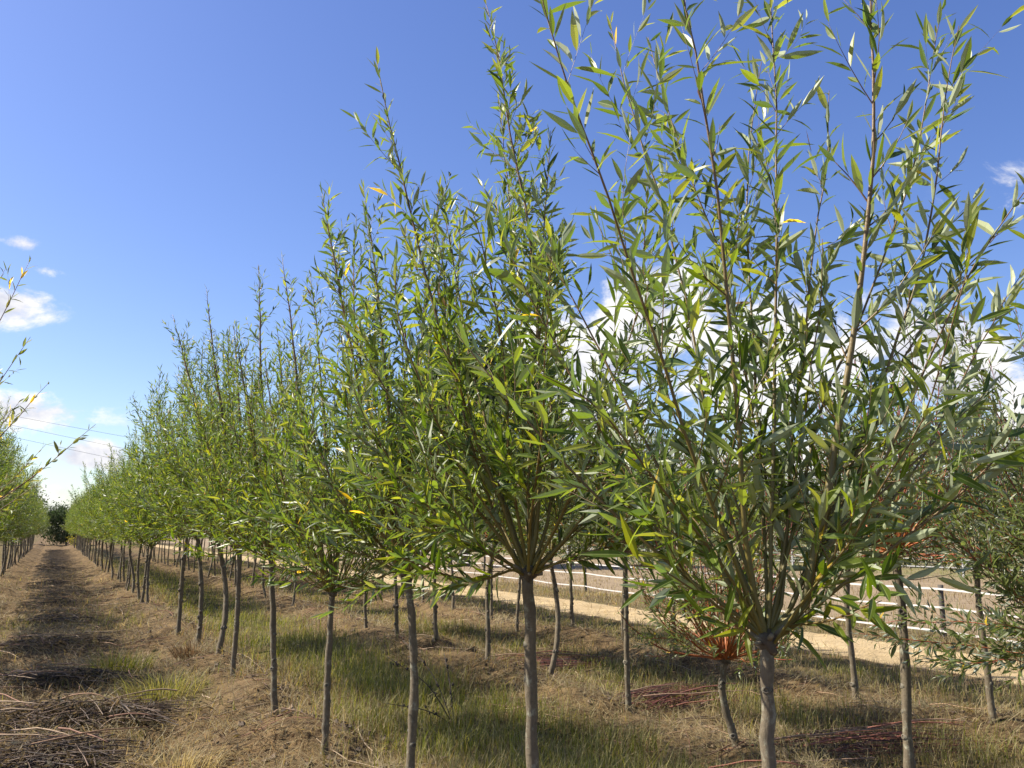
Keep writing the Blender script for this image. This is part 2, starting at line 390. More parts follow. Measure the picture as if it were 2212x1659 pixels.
def knot_mesh():
    g = Geo(); th = np.arange(8)*2*PI/8
    def ring(r, z): return np.stack([r*np.cos(th), r*.85*np.sin(th), np.full(8, z)], 1)
    v = np.vstack([ring(1.5, -.5), ring(1.12, .32), ring(.72, .42), ring(.5, .12), [[0, 0, .1]]])
    t = []
    for a in range(3):
        for j in range(8):
            k = (j+1) % 8; t += [(a*8+j, a*8+k, a*8+8+k), (a*8+j, a*8+8+k, a*8+8+j)]
    t += [(24+j, 24+(j+1) % 8, 32) for j in range(8)]
    c = np.vstack([np.tile((.17, .15, .11), (16, 1)), np.tile((.11, .085, .06), (8, 1)), np.tile((.035, .027, .02), (9, 1))])
    g.add(v, np.array(t), c); return g.mesh('branch_scar', True)
KNOT = knot_mesh()
def head_geo(rng, head, r):
    g = Geo()
    n, m = 9, 10
    th = np.linspace(.05, PI-.25, n); ph = np.arange(m)*2*PI/m
    d = np.stack([np.outer(np.sin(th), np.cos(ph)), np.outer(np.sin(th), np.sin(ph)), np.outer(np.cos(th), np.ones(m))], -1).reshape(-1, 3)
    rr = r*(1+.8*(vnoise(d[:, 0]*3+d[:, 2]*2, d[:, 1]*3-d[:, 2], .9, int(rng.integers(99)))-.4)+rng.normal(0, .13, len(d)))
    v = np.array(head) + d*rr[:, None]*np.array([1, 1, 1.15])
    i = np.arange(n-1)[:, None]*m; j = np.arange(m)[None, :]; j2 = (j+1) % m
    q = np.stack([i+j, i+m+j, i+m+j2, i+j2], -1).reshape(-1, 4)
    g.add(v, np.vstack([q[:, :3], q[:, [0, 2, 3]]]), np.array((.085, .066, .048))); return g
# shared single leaves: five bends in several tints
def leaf_variants(pal, mname):
    out = []
    for ci, c in enumerate(list(pal)+[np.array((.55, .36, .03))]):
        for cu in (-.06, .06, .18, .30):
            L = (np.zeros((1, 3)), np.array([[1., 0, 0]]), np.array([[0, 0, 1.]]), np.ones(1), np.ones(1), np.array([cu/.17]), np.array([c]))
            v, t, cc = leaf_geo(L); me = mesh_np('leaf', v, t, cc); out.append((c, cu, me))
    return out
LV = {id(GREENS): leaf_variants(GREENS, 'g'), id(REDLEAF): leaf_variants(REDLEAF, 'r'), id(LANKY.pal): leaf_variants(LANKY.pal, 'l')}
for k, vs in LV.items():
    for _, _, me in vs: me.materials.append(LEAF_RED if k == id(REDLEAF) else LEAF)
CAMV = np.array([0, 0, CAM_H]); FWD = np.array([math.sin(YAW)*math.cos(PITCH), math.cos(YAW)*math.cos(PITCH), math.sin(PITCH)])
RGT = np.array([math.cos(YAW), -math.sin(YAW), 0]); UPV = np.cross(RGT, FWD)
def near_tree(name, loc, label, cat, group, stems, st, rng, head, tr, nleaf=300, bend=.04, nk=12, full=False):
    root = empty(name, loc, label, cat, group)
    g, P, rad = trunk_geo(rng, head, tr, bend, 12); tk = obj('trunk', g.mesh('trunk', True), TRUNK, root)
    for k in range(nk):
        t = rng.uniform(.12, .93); i = int(t*(len(P)-1)); a = rng.uniform(0, 2*PI); s = rad[i]*rng.uniform(.36, .66)
        o = obj('branch_scar', KNOT, TRUNK, tk); dr = Vector((math.cos(a), math.sin(a), rng.uniform(-.1, .25))).normalized()
        o.rotation_euler = dr.to_track_quat('Z', 'Y').to_euler(); o.location = Vector(P[i])+dr*rad[i]*.9; o.scale = (s, s, s)
    ph = obj('pollard_head', head_geo(rng, head, tr*1.32).mesh('pollard_head', True), TRUNK, root)
    for k in range(6):
        a = k*1.05+rng.uniform(-.3, .3); d = np.array([math.cos(a), math.sin(a), rng.uniform(-.1, .9)]); d /= np.linalg.norm(d); q = np.array(head)
        r_ = rng.uniform(.22, .42)*tr; P_ = np.stack([q+d*tr*.7, q+d*tr*1.5, q+d*(tr*1.5+rng.uniform(.012, .045))]); sg = Geo()
        vv, tt = tube(P_, np.array([r_*1.5, r_*1.15, r_]), 8); cc = np.tile((.10, .08, .055), (24, 1)); cc[16:] = (.20, .165, .11); sg.add(vv, tt, cc); obj('cut_stub', sg.mesh('cut_stub', True), TRUNK, ph)
    res = grow(stems, st, rng)
    for gg, _ in res: obj('branch', gg.mesh('branch', True), TWIG, root)
    L = cat_leaves([l for _, l in res]); lm = LEAF_RED if st.pal is REDLEAF else LEAF
    if nleaf:
        wp = L[0] + L[1]*L[3][:, None]*.5 + np.array(loc) - CAMV; z = wp@FWD
        ok = (z > .3) & (np.abs(wp@RGT) < .62*z) & (np.abs(wp@UPV) < .46*z)
        sc = np.where(ok, L[3]*L[4]/np.maximum(z, .1)**2, -1); pick = np.argsort(-sc)[:nleaf]; pick = pick[sc[pick] > 0]
        keep = np.ones(len(sc), bool); keep[pick] = False
        V = LV[id(st.pal)]; Sd = np.cross(L[1], L[2])
        vc = np.array([v[0] for v in V]); vcu = np.array([v[1] for v in V])
        for i in pick:
            b = int(np.argmin(((vc-L[6][i])**2).sum(1)*400 + (vcu-L[5][i])**2*.3))
            o = bpy.data.objects.new('leaf', V[b][2]); C.objects.link(o); o.parent = root
            d, s, n_ = L[1][i], Sd[i], L[2][i]; ln, wd = float(L[3][i]), float(L[4][i])
            # template: x along the leaf, y across, z up
            o.matrix_local = Matrix(((d[0]*ln, -s[0]*wd, n_[0]*wd, L[0][i][0]), (d[1]*ln, -s[1]*wd, n_[1]*wd, L[0][i][1]), (d[2]*ln, -s[2]*wd, n_[2]*wd, L[0][i][2]), (0, 0, 0, 1)))
        L = tuple(a[keep] for a in L)
    v, t, c = leaf_geo(L, full); o = obj('leaves', mesh_np('leaves', v, t, c), lm, root); o['kind'] = 'stuff'
    return root
def proto(stems, st, rng, head, tr):
    """trunk and crown meshes shared by the trees further off"""
    g, P, rad = trunk_geo(rng, head, tr, .045, 8)
    hg = head_geo(rng, head, tr*1.4); g.add(np.vstack(hg.v), np.vstack(hg.t), np.vstack(hg.c))
    for k in range(11):
        t = rng.uniform(.05, .92); i = int(t*(len(P)-1)); a = rng.uniform(0, 2*PI); q = P[i]+np.array([math.cos(a), math.sin(a), .2])*rad[i]*.75
        hb = head_geo(rng, q, rad[i]*.62); g.add(np.vstack(hb.v), np.vstack(hb.t), np.vstack(hb.c)*1.2)
    tm = g.mesh('trunk', True); tm.materials.append(TRUNK)
    res = grow(stems, st, rng); w = Geo()
    for gg, _ in res: w.add(np.vstack(gg.v), np.vstack(gg.t), np.vstack(gg.c))
    L = cat_leaves([l for _, l in res]); nw = sum(len(t) for t in w.t)
    v, t, c = leaf_geo(L, False); w.add(v, t, c)
    cm = w.mesh('crown'); cm.materials.append(TWIG); cm.materials.append(LEAF_RED if st.pal is REDLEAF else LEAF)
    mi = np.zeros(len(cm.polygons), np.int32); mi[nw:] = 1; cm.polygons.foreach_set('material_index', mi)
    return tm, cm
def far_tree(name, pr, u, v, rz, sc, label, cat, group, sz=None):
    r = empty(name, (u, v, hz(u, v)), label, cat, group, rz); r.rotation_euler = (random.Random(u*7+v*13).gauss(0, .022), random.Random(u*11+v*5).gauss(0, .022), rz); r.scale = (sc, sc, sz or sc)
    for nm, me in (('trunk', pr[0]), ('crown', pr[1])):
        o = bpy.data.objects.new(nm, me); C.objects.link(o); o.parent = r
    return r

# stems of the six willows standing next to the lane: (across, along, head, [(radius, points)])
STEMS = {
 'A': (1.99, 2.22, (0.049, -0.025, 1.472), [
  (0.0167, [(0.03,-0.02,1.53),(-0.01,-0.01,1.79),(-0.04,-0.03,2.21),(-0.07,-0.04,2.56),(-0.11,-0.05,2.94),(-0.16,-0.05,3.34),(-0.21,-0.04,3.62),(-0.25,-0.04,3.89)]),
  (0.0121, [(0.02,-0.01,1.53),(-0.06,-0.02,1.72),(-0.15,-0.02,1.91),(-0.24,-0.02,2.12),(-0.33,-0.03,2.36),(-0.42,-0.04,2.57),(-0.54,-0.06,2.86),(-0.64,-0.06,3.10),(-0.70,-0.07,3.24),(-0.76,-0.08,3.40),(-0.80,-0.09,3.52)]),
  (0.0121, [(0.02,-0.01,1.51),(-0.06,0.06,1.59),(-0.18,0.16,1.71),(-0.36,0.32,1.93),(-0.48,0.43,2.10),(-0.67,0.60,2.40),(-0.75,0.66,2.54)]),
  (0.0121, [(0.01,-0.01,1.53),(-0.05,0.12,1.75),(-0.13,0.27,2.03),(-0.18,0.38,2.27),(-0.24,0.48,2.50),(-0.32,0.60,2.78),(-0.39,0.71,3.01)]),
  (0.0213, [(0.09,-0.05,1.48),(0.16,-0.08,1.58),(0.19,-0.09,1.71),(0.25,-0.11,1.90),(0.30,-0.12,2.10),(0.36,-0.14,2.33),(0.43,-0.16,2.66),(0.49,-0.18,3.00),(0.54,-0.19,3.39),(0.56,-0.19,3.73),(0.59,-0.19,4.05)]),
  (0.0121, [(0.11,-0.06,1.50),(0.27,-0.05,1.72),(0.39,-0.04,1.91),(0.51,-0.04,2.05),(0.71,-0.03,2.38),(0.92,-0.05,2.65),(1.12,-0.08,2.85),(1.32,-0.12,3.04)]),
  (0.0121, [(0.10,-0.05,1.50),(0.16,-0.10,1.56),(0.22,-0.15,1.63),(0.34,-0.23,1.73),(0.55,-0.39,1.94),(0.66,-0.48,2.09),(0.74,-0.55,2.23)]),
  (0.0121, [(0.07,-0.03,1.52),(0.09,-0.01,1.70),(0.16,0.02,2.07),(0.20,0.04,2.31),(0.27,0.07,2.73),(0.32,0.10,3.11),(0.37,0.12,3.50),(0.41,0.15,3.89),(0.43,0.17,4.15)]),
  (0.0106, [(0.08,-0.04,1.52),(0.17,-0.00,1.72),(0.31,0.08,2.14),(0.47,0.13,2.56),(0.60,0.18,2.96),(0.73,0.21,3.33),(0.82,0.25,3.68)]),
  (0.0121, [(0.10,-0.05,1.53),(0.23,-0.07,1.75),(0.48,-0.11,2.19),(0.65,-0.13,2.53),(0.75,-0.15,2.74),(0.88,-0.16,3.12),(0.97,-0.15,3.45),(1.06,-0.15,3.79)]),
  (0.0106, [(0.11,-0.06,1.53),(0.24,-0.17,1.79),(0.38,-0.29,2.13),(0.46,-0.37,2.37),(0.54,-0.44,2.57),(0.63,-0.52,2.76),(0.73,-0.60,2.93)]),
  (0.0106, [(0.04,-0.02,1.53),(0.03,0.05,1.75),(0.01,0.15,2.09),(0.03,0.25,2.54),(0.02,0.35,2.96),(-0.01,0.45,3.37),(-0.04,0.52,3.66),(-0.05,0.59,4.00)]),
  (0.0106, [(0.05,-0.03,1.53),(0.13,0.05,1.79),(0.23,0.16,2.20),(0.33,0.27,2.67),(0.42,0.36,3.09),(0.55,0.42,3.54),(0.65,0.46,3.86)]),
  (0.0091, [(0.03,-0.01,1.52),(-0.13,-0.03,1.72),(-0.33,-0.04,1.92),(-0.46,-0.05,2.05),(-0.60,-0.06,2.18),(-0.77,-0.06,2.25)]),
  (0.0061, [(0.02,-0.01,1.50),(-0.14,-0.04,1.58),(-0.30,-0.07,1.66),(-0.42,-0.10,1.71),(-0.53,-0.12,1.72)]),
  (0.0061, [(0.11,-0.06,1.52),(0.11,-0.17,1.54),(0.10,-0.26,1.56),(0.08,-0.37,1.60),(0.05,-0.48,1.63)]),
  (0.0091, [(0.09,-0.05,1.52),(0.25,-0.05,1.75),(0.42,-0.08,1.87),(0.64,-0.12,2.03),(0.85,-0.16,2.20),(1.05,-0.20,2.35)]),
  (0.0106, [(0.06,-0.03,1.53),(0.24,0.01,1.87),(0.44,0.05,2.29),(0.63,0.05,2.56),(0.88,0.05,3.01),(1.07,0.06,3.40),(1.23,0.08,3.83),(1.35,0.09,4.13)]),
  (0.0091, [(0.04,-0.02,1.53),(0.05,0.14,1.79),(0.06,0.27,2.04),(0.04,0.39,2.22),(0.05,0.56,2.61),(0.01,0.72,2.91),(-0.03,0.86,3.22)]),
  (0.0091, [(0.07,-0.04,1.53),(0.19,0.03,1.79),(0.21,0.13,2.03),(0.26,0.25,2.39),(0.30,0.40,2.87),(0.28,0.53,3.22),(0.26,0.64,3.55),(0.25,0.77,3.99)]),
  (0.0091, [(0.11,-0.06,1.52),(0.34,-0.04,1.69),(0.58,-0.04,1.87),(0.84,-0.04,2.08),(1.24,-0.03,2.54),(1.48,-0.03,2.80),(1.61,-0.04,2.93)]),
  (0.0076, [(0.03,-0.02,1.53),(0.02,0.07,1.61),(0.02,0.23,1.83),(-0.04,0.40,1.98),(-0.12,0.53,2.03),(-0.21,0.67,2.06)]),
 ]),
 'B': (1.99, 3.68, (-0.011, 0.006, 1.600), [
  (0.0198, [(-0.04,0.02,1.66),(-0.12,0.06,1.94),(-0.21,0.11,2.18),(-0.31,0.16,2.52),(-0.39,0.20,2.80),(-0.46,0.24,3.12),(-0.54,0.28,3.51),(-0.61,0.31,3.85),(-0.66,0.34,4.18)]),
  (0.0198, [(0.01,-0.00,1.68),(0.04,-0.01,1.90),(0.05,0.00,2.34),(0.06,0.01,2.60),(0.05,0.03,3.03),(0.02,0.06,3.41),(-0.04,0.11,3.79),(-0.09,0.15,4.23),(-0.16,0.19,4.59)]),
  (0.0154, [(0.03,-0.01,1.68),(0.12,0.01,1.94),(0.17,0.09,2.36),(0.20,0.18,2.83),(0.26,0.24,3.23),(0.27,0.31,3.62)]),
  (0.0154, [(0.04,-0.02,1.68),(0.20,-0.03,1.94),(0.33,-0.04,2.17),(0.47,-0.04,2.45),(0.59,-0.04,2.75),(0.70,-0.02,3.11)]),
  (0.0154, [(-0.05,0.03,1.65),(-0.16,0.10,1.83),(-0.29,0.18,1.99),(-0.42,0.27,2.21),(-0.56,0.37,2.44),(-0.68,0.45,2.67),(-0.78,0.52,2.82)]),
  (0.0110, [(-0.07,0.04,1.62),(-0.25,0.01,1.58),(-0.44,-0.02,1.61),(-0.57,-0.05,1.66),(-0.72,-0.08,1.70)]),
  (0.0154, [(-0.03,0.02,1.67),(-0.08,0.15,2.01),(-0.11,0.27,2.36),(-0.15,0.39,2.71),(-0.17,0.51,3.14),(-0.20,0.61,3.50),(-0.22,0.68,3.74)]),
  (0.0154, [(-0.02,0.01,1.67),(-0.14,-0.05,2.11),(-0.20,-0.12,2.48),(-0.29,-0.17,2.83),(-0.38,-0.20,3.10),(-0.46,-0.21,3.28)]),
  (0.0154, [(0.01,-0.00,1.68),(0.07,0.10,2.13),(0.08,0.23,2.61),(0.10,0.35,3.13),(0.11,0.43,3.47),(0.12,0.52,3.91),(0.12,0.61,4.32)]),
  (0.0132, [(0.04,-0.02,1.65),(0.25,-0.06,1.83),(0.46,-0.11,1.99),(0.65,-0.16,2.13),(0.81,-0.19,2.29)]),
  (0.0132, [(-0.07,0.04,1.64),(-0.26,0.08,1.73),(-0.46,0.11,1.83),(-0.63,0.15,1.92),(-0.79,0.18,1.98)]),
  (0.0088, [(0.05,-0.02,1.63),(0.14,-0.17,1.67),(0.25,-0.34,1.71),(0.35,-0.52,1.69)]),
 ]),
 'C': (1.99, 5.22, (-0.024, 0.013, 1.521), [
  (0.0234, [(-0.06,0.03,1.60),(-0.19,0.10,1.99),(-0.27,0.14,2.37),(-0.34,0.17,2.81),(-0.44,0.23,3.30),(-0.52,0.27,3.74),(-0.59,0.31,4.05)]),
  (0.0234, [(-0.04,0.02,1.60),(-0.10,0.10,2.08),(-0.12,0.15,2.52),(-0.16,0.21,3.02),(-0.20,0.27,3.47),(-0.24,0.33,3.87),(-0.28,0.37,4.14)]),
  (0.0234, [(-0.01,0.01,1.60),(-0.03,0.04,2.08),(0.01,0.04,2.52),(0.04,0.04,2.98),(0.08,0.04,3.45),(0.12,0.04,3.84),(0.14,0.04,4.16)]),
  (0.0205, [(0.01,-0.01,1.60),(0.12,-0.00,1.99),(0.21,0.01,2.38),(0.27,0.05,2.91),(0.32,0.09,3.43),(0.35,0.13,3.84),(0.36,0.15,4.08)]),
  (0.0175, [(-0.08,0.04,1.59),(-0.22,0.16,1.79),(-0.40,0.30,2.05),(-0.50,0.40,2.35),(-0.61,0.50,2.60),(-0.69,0.58,2.85)]),
  (0.0146, [(-0.10,0.05,1.55),(-0.28,0.05,1.48),(-0.45,0.05,1.47),(-0.60,0.04,1.55),(-0.71,0.03,1.62)]),
  (0.0175, [(0.03,-0.01,1.59),(0.20,-0.04,1.79),(0.37,-0.08,1.99),(0.55,-0.11,2.23),(0.68,-0.12,2.48)]),
  (0.0205, [(-0.05,0.03,1.60),(-0.11,0.20,2.08),(-0.17,0.39,2.61),(-0.23,0.56,3.15),(-0.22,0.70,3.72),(-0.19,0.77,4.10)]),
 ]),
 'D': (2.02, 7.14, (0.019, -0.010, 1.314), [
  (0.0306, [(-0.03,0.01,1.45),(-0.13,0.07,1.97),(-0.22,0.11,2.54),(-0.29,0.15,3.13),(-0.34,0.17,3.57),(-0.39,0.20,3.93),(-0.42,0.22,4.16)]),
  (0.0268, [(0.01,-0.00,1.45),(-0.03,0.10,2.05),(-0.04,0.18,2.64),(-0.08,0.27,3.16),(-0.12,0.35,3.67),(-0.17,0.43,4.06)]),
  (0.0230, [(-0.04,0.02,1.43),(-0.22,0.14,1.79),(-0.36,0.24,2.20),(-0.44,0.30,2.63),(-0.51,0.36,3.02),(-0.55,0.40,3.35)]),
  (0.0268, [(0.04,-0.02,1.45),(0.09,0.04,2.05),(0.13,0.10,2.64),(0.15,0.16,3.17),(0.14,0.22,3.59),(0.12,0.27,3.94)]),
 ]),
 'E': (1.94, 8.45, (-0.107, 0.055, 1.547), [
  (0.0354, [(-0.13,0.07,1.68),(-0.16,0.13,2.22),(-0.20,0.21,2.89),(-0.24,0.27,3.45),(-0.26,0.33,4.03),(-0.29,0.38,4.48)]),
  (0.0310, [(-0.15,0.08,1.68),(-0.22,0.14,2.17),(-0.30,0.21,2.71),(-0.38,0.28,3.21),(-0.44,0.32,3.53),(-0.48,0.36,3.87)]),
  (0.0310, [(-0.09,0.05,1.68),(-0.04,0.08,2.22),(-0.03,0.13,2.76),(-0.08,0.22,3.36),(-0.13,0.29,3.84)]),
 ]),
 'F': (1.95, 10.82, (0.012, -0.006, 1.564), [
  (0.0443, [(-0.02,0.01,1.70),(-0.10,0.10,2.32),(-0.20,0.20,2.99),(-0.30,0.29,3.63),(-0.40,0.39,4.28),(-0.47,0.47,4.85)]),
  (0.0387, [(-0.03,0.01,1.70),(-0.20,0.12,2.21),(-0.34,0.22,2.71),(-0.49,0.32,3.27),(-0.67,0.43,3.85),(-0.84,0.54,4.44)]),
  (0.0387, [(0.02,-0.01,1.70),(0.03,0.07,2.32),(-0.01,0.18,3.00),(-0.05,0.28,3.64),(-0.10,0.39,4.37)]),
 ]),
 'R': (5.2, 4.31, (0.000, -0.000, 1.645), [
 ]),
 'S': (5.01, 5.76, (-0.075, 0.039, 0.729), [
  (0.0195, [(-0.10,0.05,0.77),(-0.31,0.13,1.11),(-0.52,0.21,1.45),(-0.69,0.27,1.78),(-0.87,0.33,2.05)]),
  (0.0195, [(-0.10,0.05,0.73),(-0.55,0.14,0.80),(-0.83,0.18,0.95),(-1.03,0.19,1.14)]),
 ]),
}

# ------------------------------------------------------------------ planting
ROW_G = 'green pollard willows in the long row beside the lane'
def local_stems(key, extra, seed, L, r0, tmax=49, st=GREEN):
    u, v, head, sts = STEMS[key]; rng = np.random.default_rng(seed)
    out = [(np.array([head]+p), r*(.64 if r < .02 else .85)) for r, p in sts]
    if extra: out += random_stems(rng, extra, head, L, r0, tmax)
    return (u, v), head, out, rng
NEAR = [('A', 4, 1, 2.0, .006, .026, 'biggest willow, thick yellow stems rising from a scarred trunk out of the picture', 10),
        ('B', 15, 2, 2.3, .009, .031, 'willow with a slightly bent trunk, standing next behind the biggest one', 10),
        ('C', 19, 3, 2.2, .009, .028, 'straight grey trunked willow, third of the green row counted away from the biggest', 9),
        ('D', 26, 4, 2.3, .009, .028, 'willow with foliage hanging lowest over its trunk top, fourth of the green row', 9),
        ('E', 26, 5, 2.5, .010, .029, 'willow whose trunk bows under the head, fifth of the green row', 9),
        ('F', 32, 6, 2.7, .010, .031, 'willow with a bare dark head above a leaning trunk, sixth of the green row', 9)]
for key, ex, seed, L, r0, tr, lab, nk in NEAR:
    (u, v), head, sts, rng = local_stems(key, ex, seed, L, r0)
    near_tree('willow_tree', (u, v, -.02 if key == 'A' else 0), lab, 'tree', ROW_G, sts, BIG if key == 'A' else GREEN if key in 'BC' else FINE, rng, head, tr*.9, 300 if key != 'F' else 0, .014 if key != 'E' else .03, nk, key in 'ABC')

def rnd_near(name, u, v, seed, hd, n, L, r0, tr, st, lab, cat, grp, tmax=66, nleaf=300, low=.25):
    rng = np.random.default_rng(seed); head = (rng.normal(0, .03), rng.normal(0, .03), hd)
    near_tree(name, (u, v, hz(u, v)*.5), lab, cat, grp, random_stems(rng, n, head, L, r0, tmax, low), st, rng, head, tr, nleaf, .025)
RED_G = 'red stemmed pollard willows in the two rows before the path'
(u, v), head, sts, rng = local_stems('S', 64, 31, 1.95, .0075, 58)
near_tree('red_willow_tree', (u, v, hz(u, v)*.5), 'low red stemmed willow bush on a knee-high trunk seen just behind the biggest willow', 'tree', RED_G, sts, SHOCK, rng, head, .029, 300)
rnd_near('red_willow_tree', 5.2, 4.31, 32, 1.64, 60, 1.60, .0085, .030, SHOCK, 'orange stemmed willow head on a tall rough trunk beside the biggest willow', 'tree', RED_G, 78)
rnd_near('red_willow_tree', 5.35, 2.95, 33, 1.15, 72, 2.3, .0085, .03, RED, 'red stemmed willow cut by the picture edge, its twigs reaching down to the grass', 'tree', RED_G, 76, 300, .22)
rnd_near('red_willow_tree', 7.66, 6.96, 34, 1.55, 44, 1.85, .007, .028, RED, 'red stemmed willow on a thin dark trunk standing at the edge of the straw path', 'tree', RED_G, 60)
rnd_near('red_willow_tree', 7.57, 5.34, 35, 1.50, 44, 1.85, .007, .028, RED, 'red stemmed willow with a pale trunk near the picture edge, by the straw path', 'tree', RED_G, 60)
rnd_near('red_willow_tree', 7.7, 3.75, 37, 1.4, 48, 1.95, .008, .028, RED, 'red stemmed willow half out of the picture, its outer shoots over the straw path', 'tree', RED_G, 62, 150)
rnd_near('red_willow_tree', 5.14, 7.48, 36, 1.6, 44, 1.55, .008, .026, RED, 'closer willow of two on thin pale trunks almost in line', 'tree', RED_G, 66, 200)
LEFT_G = 'willows in the row on the far side of the lane'
def lanky(v, seed, tips, lab, u=-1.6):
    rng = np.random.default_rng(seed); head = (0, 0, 1.5); sts = random_stems(rng, 7, head, 1.9, .007, 40)
    sts = [s for s in sts]
    for tx, ty, tz, sag in tips:
        a = np.array(head); b = np.array([tx, ty, tz]); m1 = a*.66+b*.34+np.array([0, 0, -sag]); m2 = a*.3+b*.7+np.array([0, 0, -sag*.8])
        sts.append((np.array([a, m1, m2, b]), .010))
    near_tree('willow_tree', (u, v, hz(u, v)*.5), lab, 'tree', LEFT_G, sts, LANKY, rng, head, .028, 200)
lanky(8.0, 41, [(1.80, -.93, 2.47, .28), (1.30, -.66, 3.74, .5), (1.12, -.57, 3.66, .4), (1.5, -.9, 2.75, .25), (1.15, -.6, 2.9, .3), (1.45, -.4, 2.1, .2), (1.2, -.75, 2.2, .2), (1.0, -.5, 3.2, .3), (1.35, -.75, 3.1, .35), (1.28, -.6, 2.6, .2), (1.1, -.7, 2.5, .2)],
      'sparse willow reaching in at the picture edge with long almost leafless shoots')
lanky(9.7, 42, [(1.5, -.7, 2.5, .3), (1.25, -.7, 2.9, .3), (1.0, -.3, 3.3, .2), (1.5, -.3, 2.2, .2)],
      'thin willow with yellowing leaves behind the leafless shoots at the picture edge')

GP = []
for k in range(6):
    rng = np.random.default_rng(60+k); hd = (rng.normal(0, .03), rng.normal(0, .03), rng.uniform(1.42, 1.6))
    GP.append(proto(random_stems(rng, 32, hd, 2.75+.12*(k % 3), .010, 49), FINE, rng, hd, .030))
RP = []
for k in range(4):
    rng = np.random.default_rng(80+k); hd = (rng.normal(0, .03), rng.normal(0, .03), 1.5)
    RP.append(proto(random_stems(rng, 44, hd, 1.75+.08*k, .007, 54), RED, rng, hd, .027))
rr = random.Random(5)
FIRST = ['willow on a straight trunk, next in the green row after the stubby headed one',
         'thin willow paired close to a second thin trunk at the gap in the green row',
         'willow at the gap in the green row, last one before it']
vs = [12.32, 14.42, 15.67, 22.0, 23.0, 23.9, 25.6, 27.2, 28.5, 29.9, 31.6, 33.4, 34.6]
vs += list(np.arange(36, 97, 1.42))
for i, v in enumerate(vs):
    u = 2.0+rr.uniform(-.07, .07)
    ORD = ('first', 'second', 'third', 'fourth', 'fifth', 'sixth', 'seventh', 'eighth', 'ninth', 'tenth', 'eleventh', 'twelfth')
    lab = FIRST[i] if i < 3 else ORD[i-3]+' trunk beyond the bare gap in the long green row' if i < 15 else 'slim willow among the tightly spaced trunks where the green row runs to the horizon'
    far_tree('willow_tree', GP[i % 6], u, v+(rr.uniform(-.2, .2) if i > 12 else 0), rr.uniform(0, 6.28), rr.uniform(.88, 1.12), lab, 'tree', ROW_G if i < 3 else 'slim willows far along the green row')
for i, v in enumerate(list(np.arange(13.5, 97, 1.45))):
    far_tree('willow_tree', GP[(i*5+2) % 6], -1.6+rr.uniform(-.08, .08), v+rr.uniform(-.2, .2), rr.uniform(0, 6.28), rr.uniform(.9, 1.04),
             'slim willow in the row across the lane, running away to the horizon' if i > 9 else ORD[i]+' slim trunk past the sparse willows in the row across the lane', 'tree', LEFT_G if i < 10 else 'slim willows far along the row across the lane')
R2 = [(5.5, 9.71, 1.0), (5.23, 10.87, 1), (5.03, 12.17, 1), (5.18, 14.21, 1), (5.03, 15.4, 1), (4.96, 20.5, 1), (4.98, 23.44, 1), (5.23, 26.5, 1)]
R2L = ['willow with a crooked dark trunk by the heap of red cuttings', 'thin dark trunked willow in front of the heap of red cuttings', 'thin trunk of the second row, next one past the flat red bundle',
       'thin trunk of the second row showing just beside the third green willow', 'thin trunk of the second row between the third and fourth green willows', 'thin trunk of the second row showing beside the bowed green willow',
       'thin trunk of the second row just past the bowed green willow', 'thin trunk of the second row beside the stubby headed green willow']
for i, (u, v, s) in enumerate(R2 + [(5.1+rr.uniform(-.1, .1), v, 1) for v in np.arange(28, 62, 1.5)]):
    lab = R2L[i] if i < len(R2L) and R2L[i] else 'thin willow of the second row, its trunk seen between those of the green row'
    far_tree('red_willow_tree', RP[i % 4] if i % 3 else GP[i % 6], u, v, rr.uniform(0, 6.28), rr.uniform(.92, 1.05)*s, lab, 'tree', RED_G if i < 2 else 'thin willows of the second row')
R3 = [(7.95, 11.69), (7.76, 12.88), (7.4, 14.18)]
R3L = ['willow on the darker of two thin trunks almost in line, the one behind', 'thick dark trunked willow where the shade meets the straw path', 'very thin light trunked willow before the straw path']
for i, (u, v) in enumerate(R3 + [(7.7+rr.uniform(-.1, .1), v) for v in list(np.arange(8.6, 11, 1.5)) + list(np.arange(16, 60, 1.6))]):
    lab = R3L[i] if i < 3 else 'thin willow of the third row, along the straw path'
    far_tree('red_willow_tree', RP[(i+1) % 4], u, v, rr.uniform(0, 6.28), rr.uniform(.92, 1.08), lab, 'tree', RED_G if i < 3 else 'thin willows of the third row')
for ru in (36.0, 39.2, 42.4):
    for v in np.arange(4, 62, 2.1):
        far_tree('red_willow_tree', RP[rr.randrange(4)], ru+rr.uniform(-.2, .2), v+rr.uniform(-.3, .3), rr.uniform(0, 6.28), rr.uniform(1.2, 1.55),
                 'distant red stemmed willow in the plantation beyond the paddock', 'tree', 'willows of the plantation beyond the paddock')

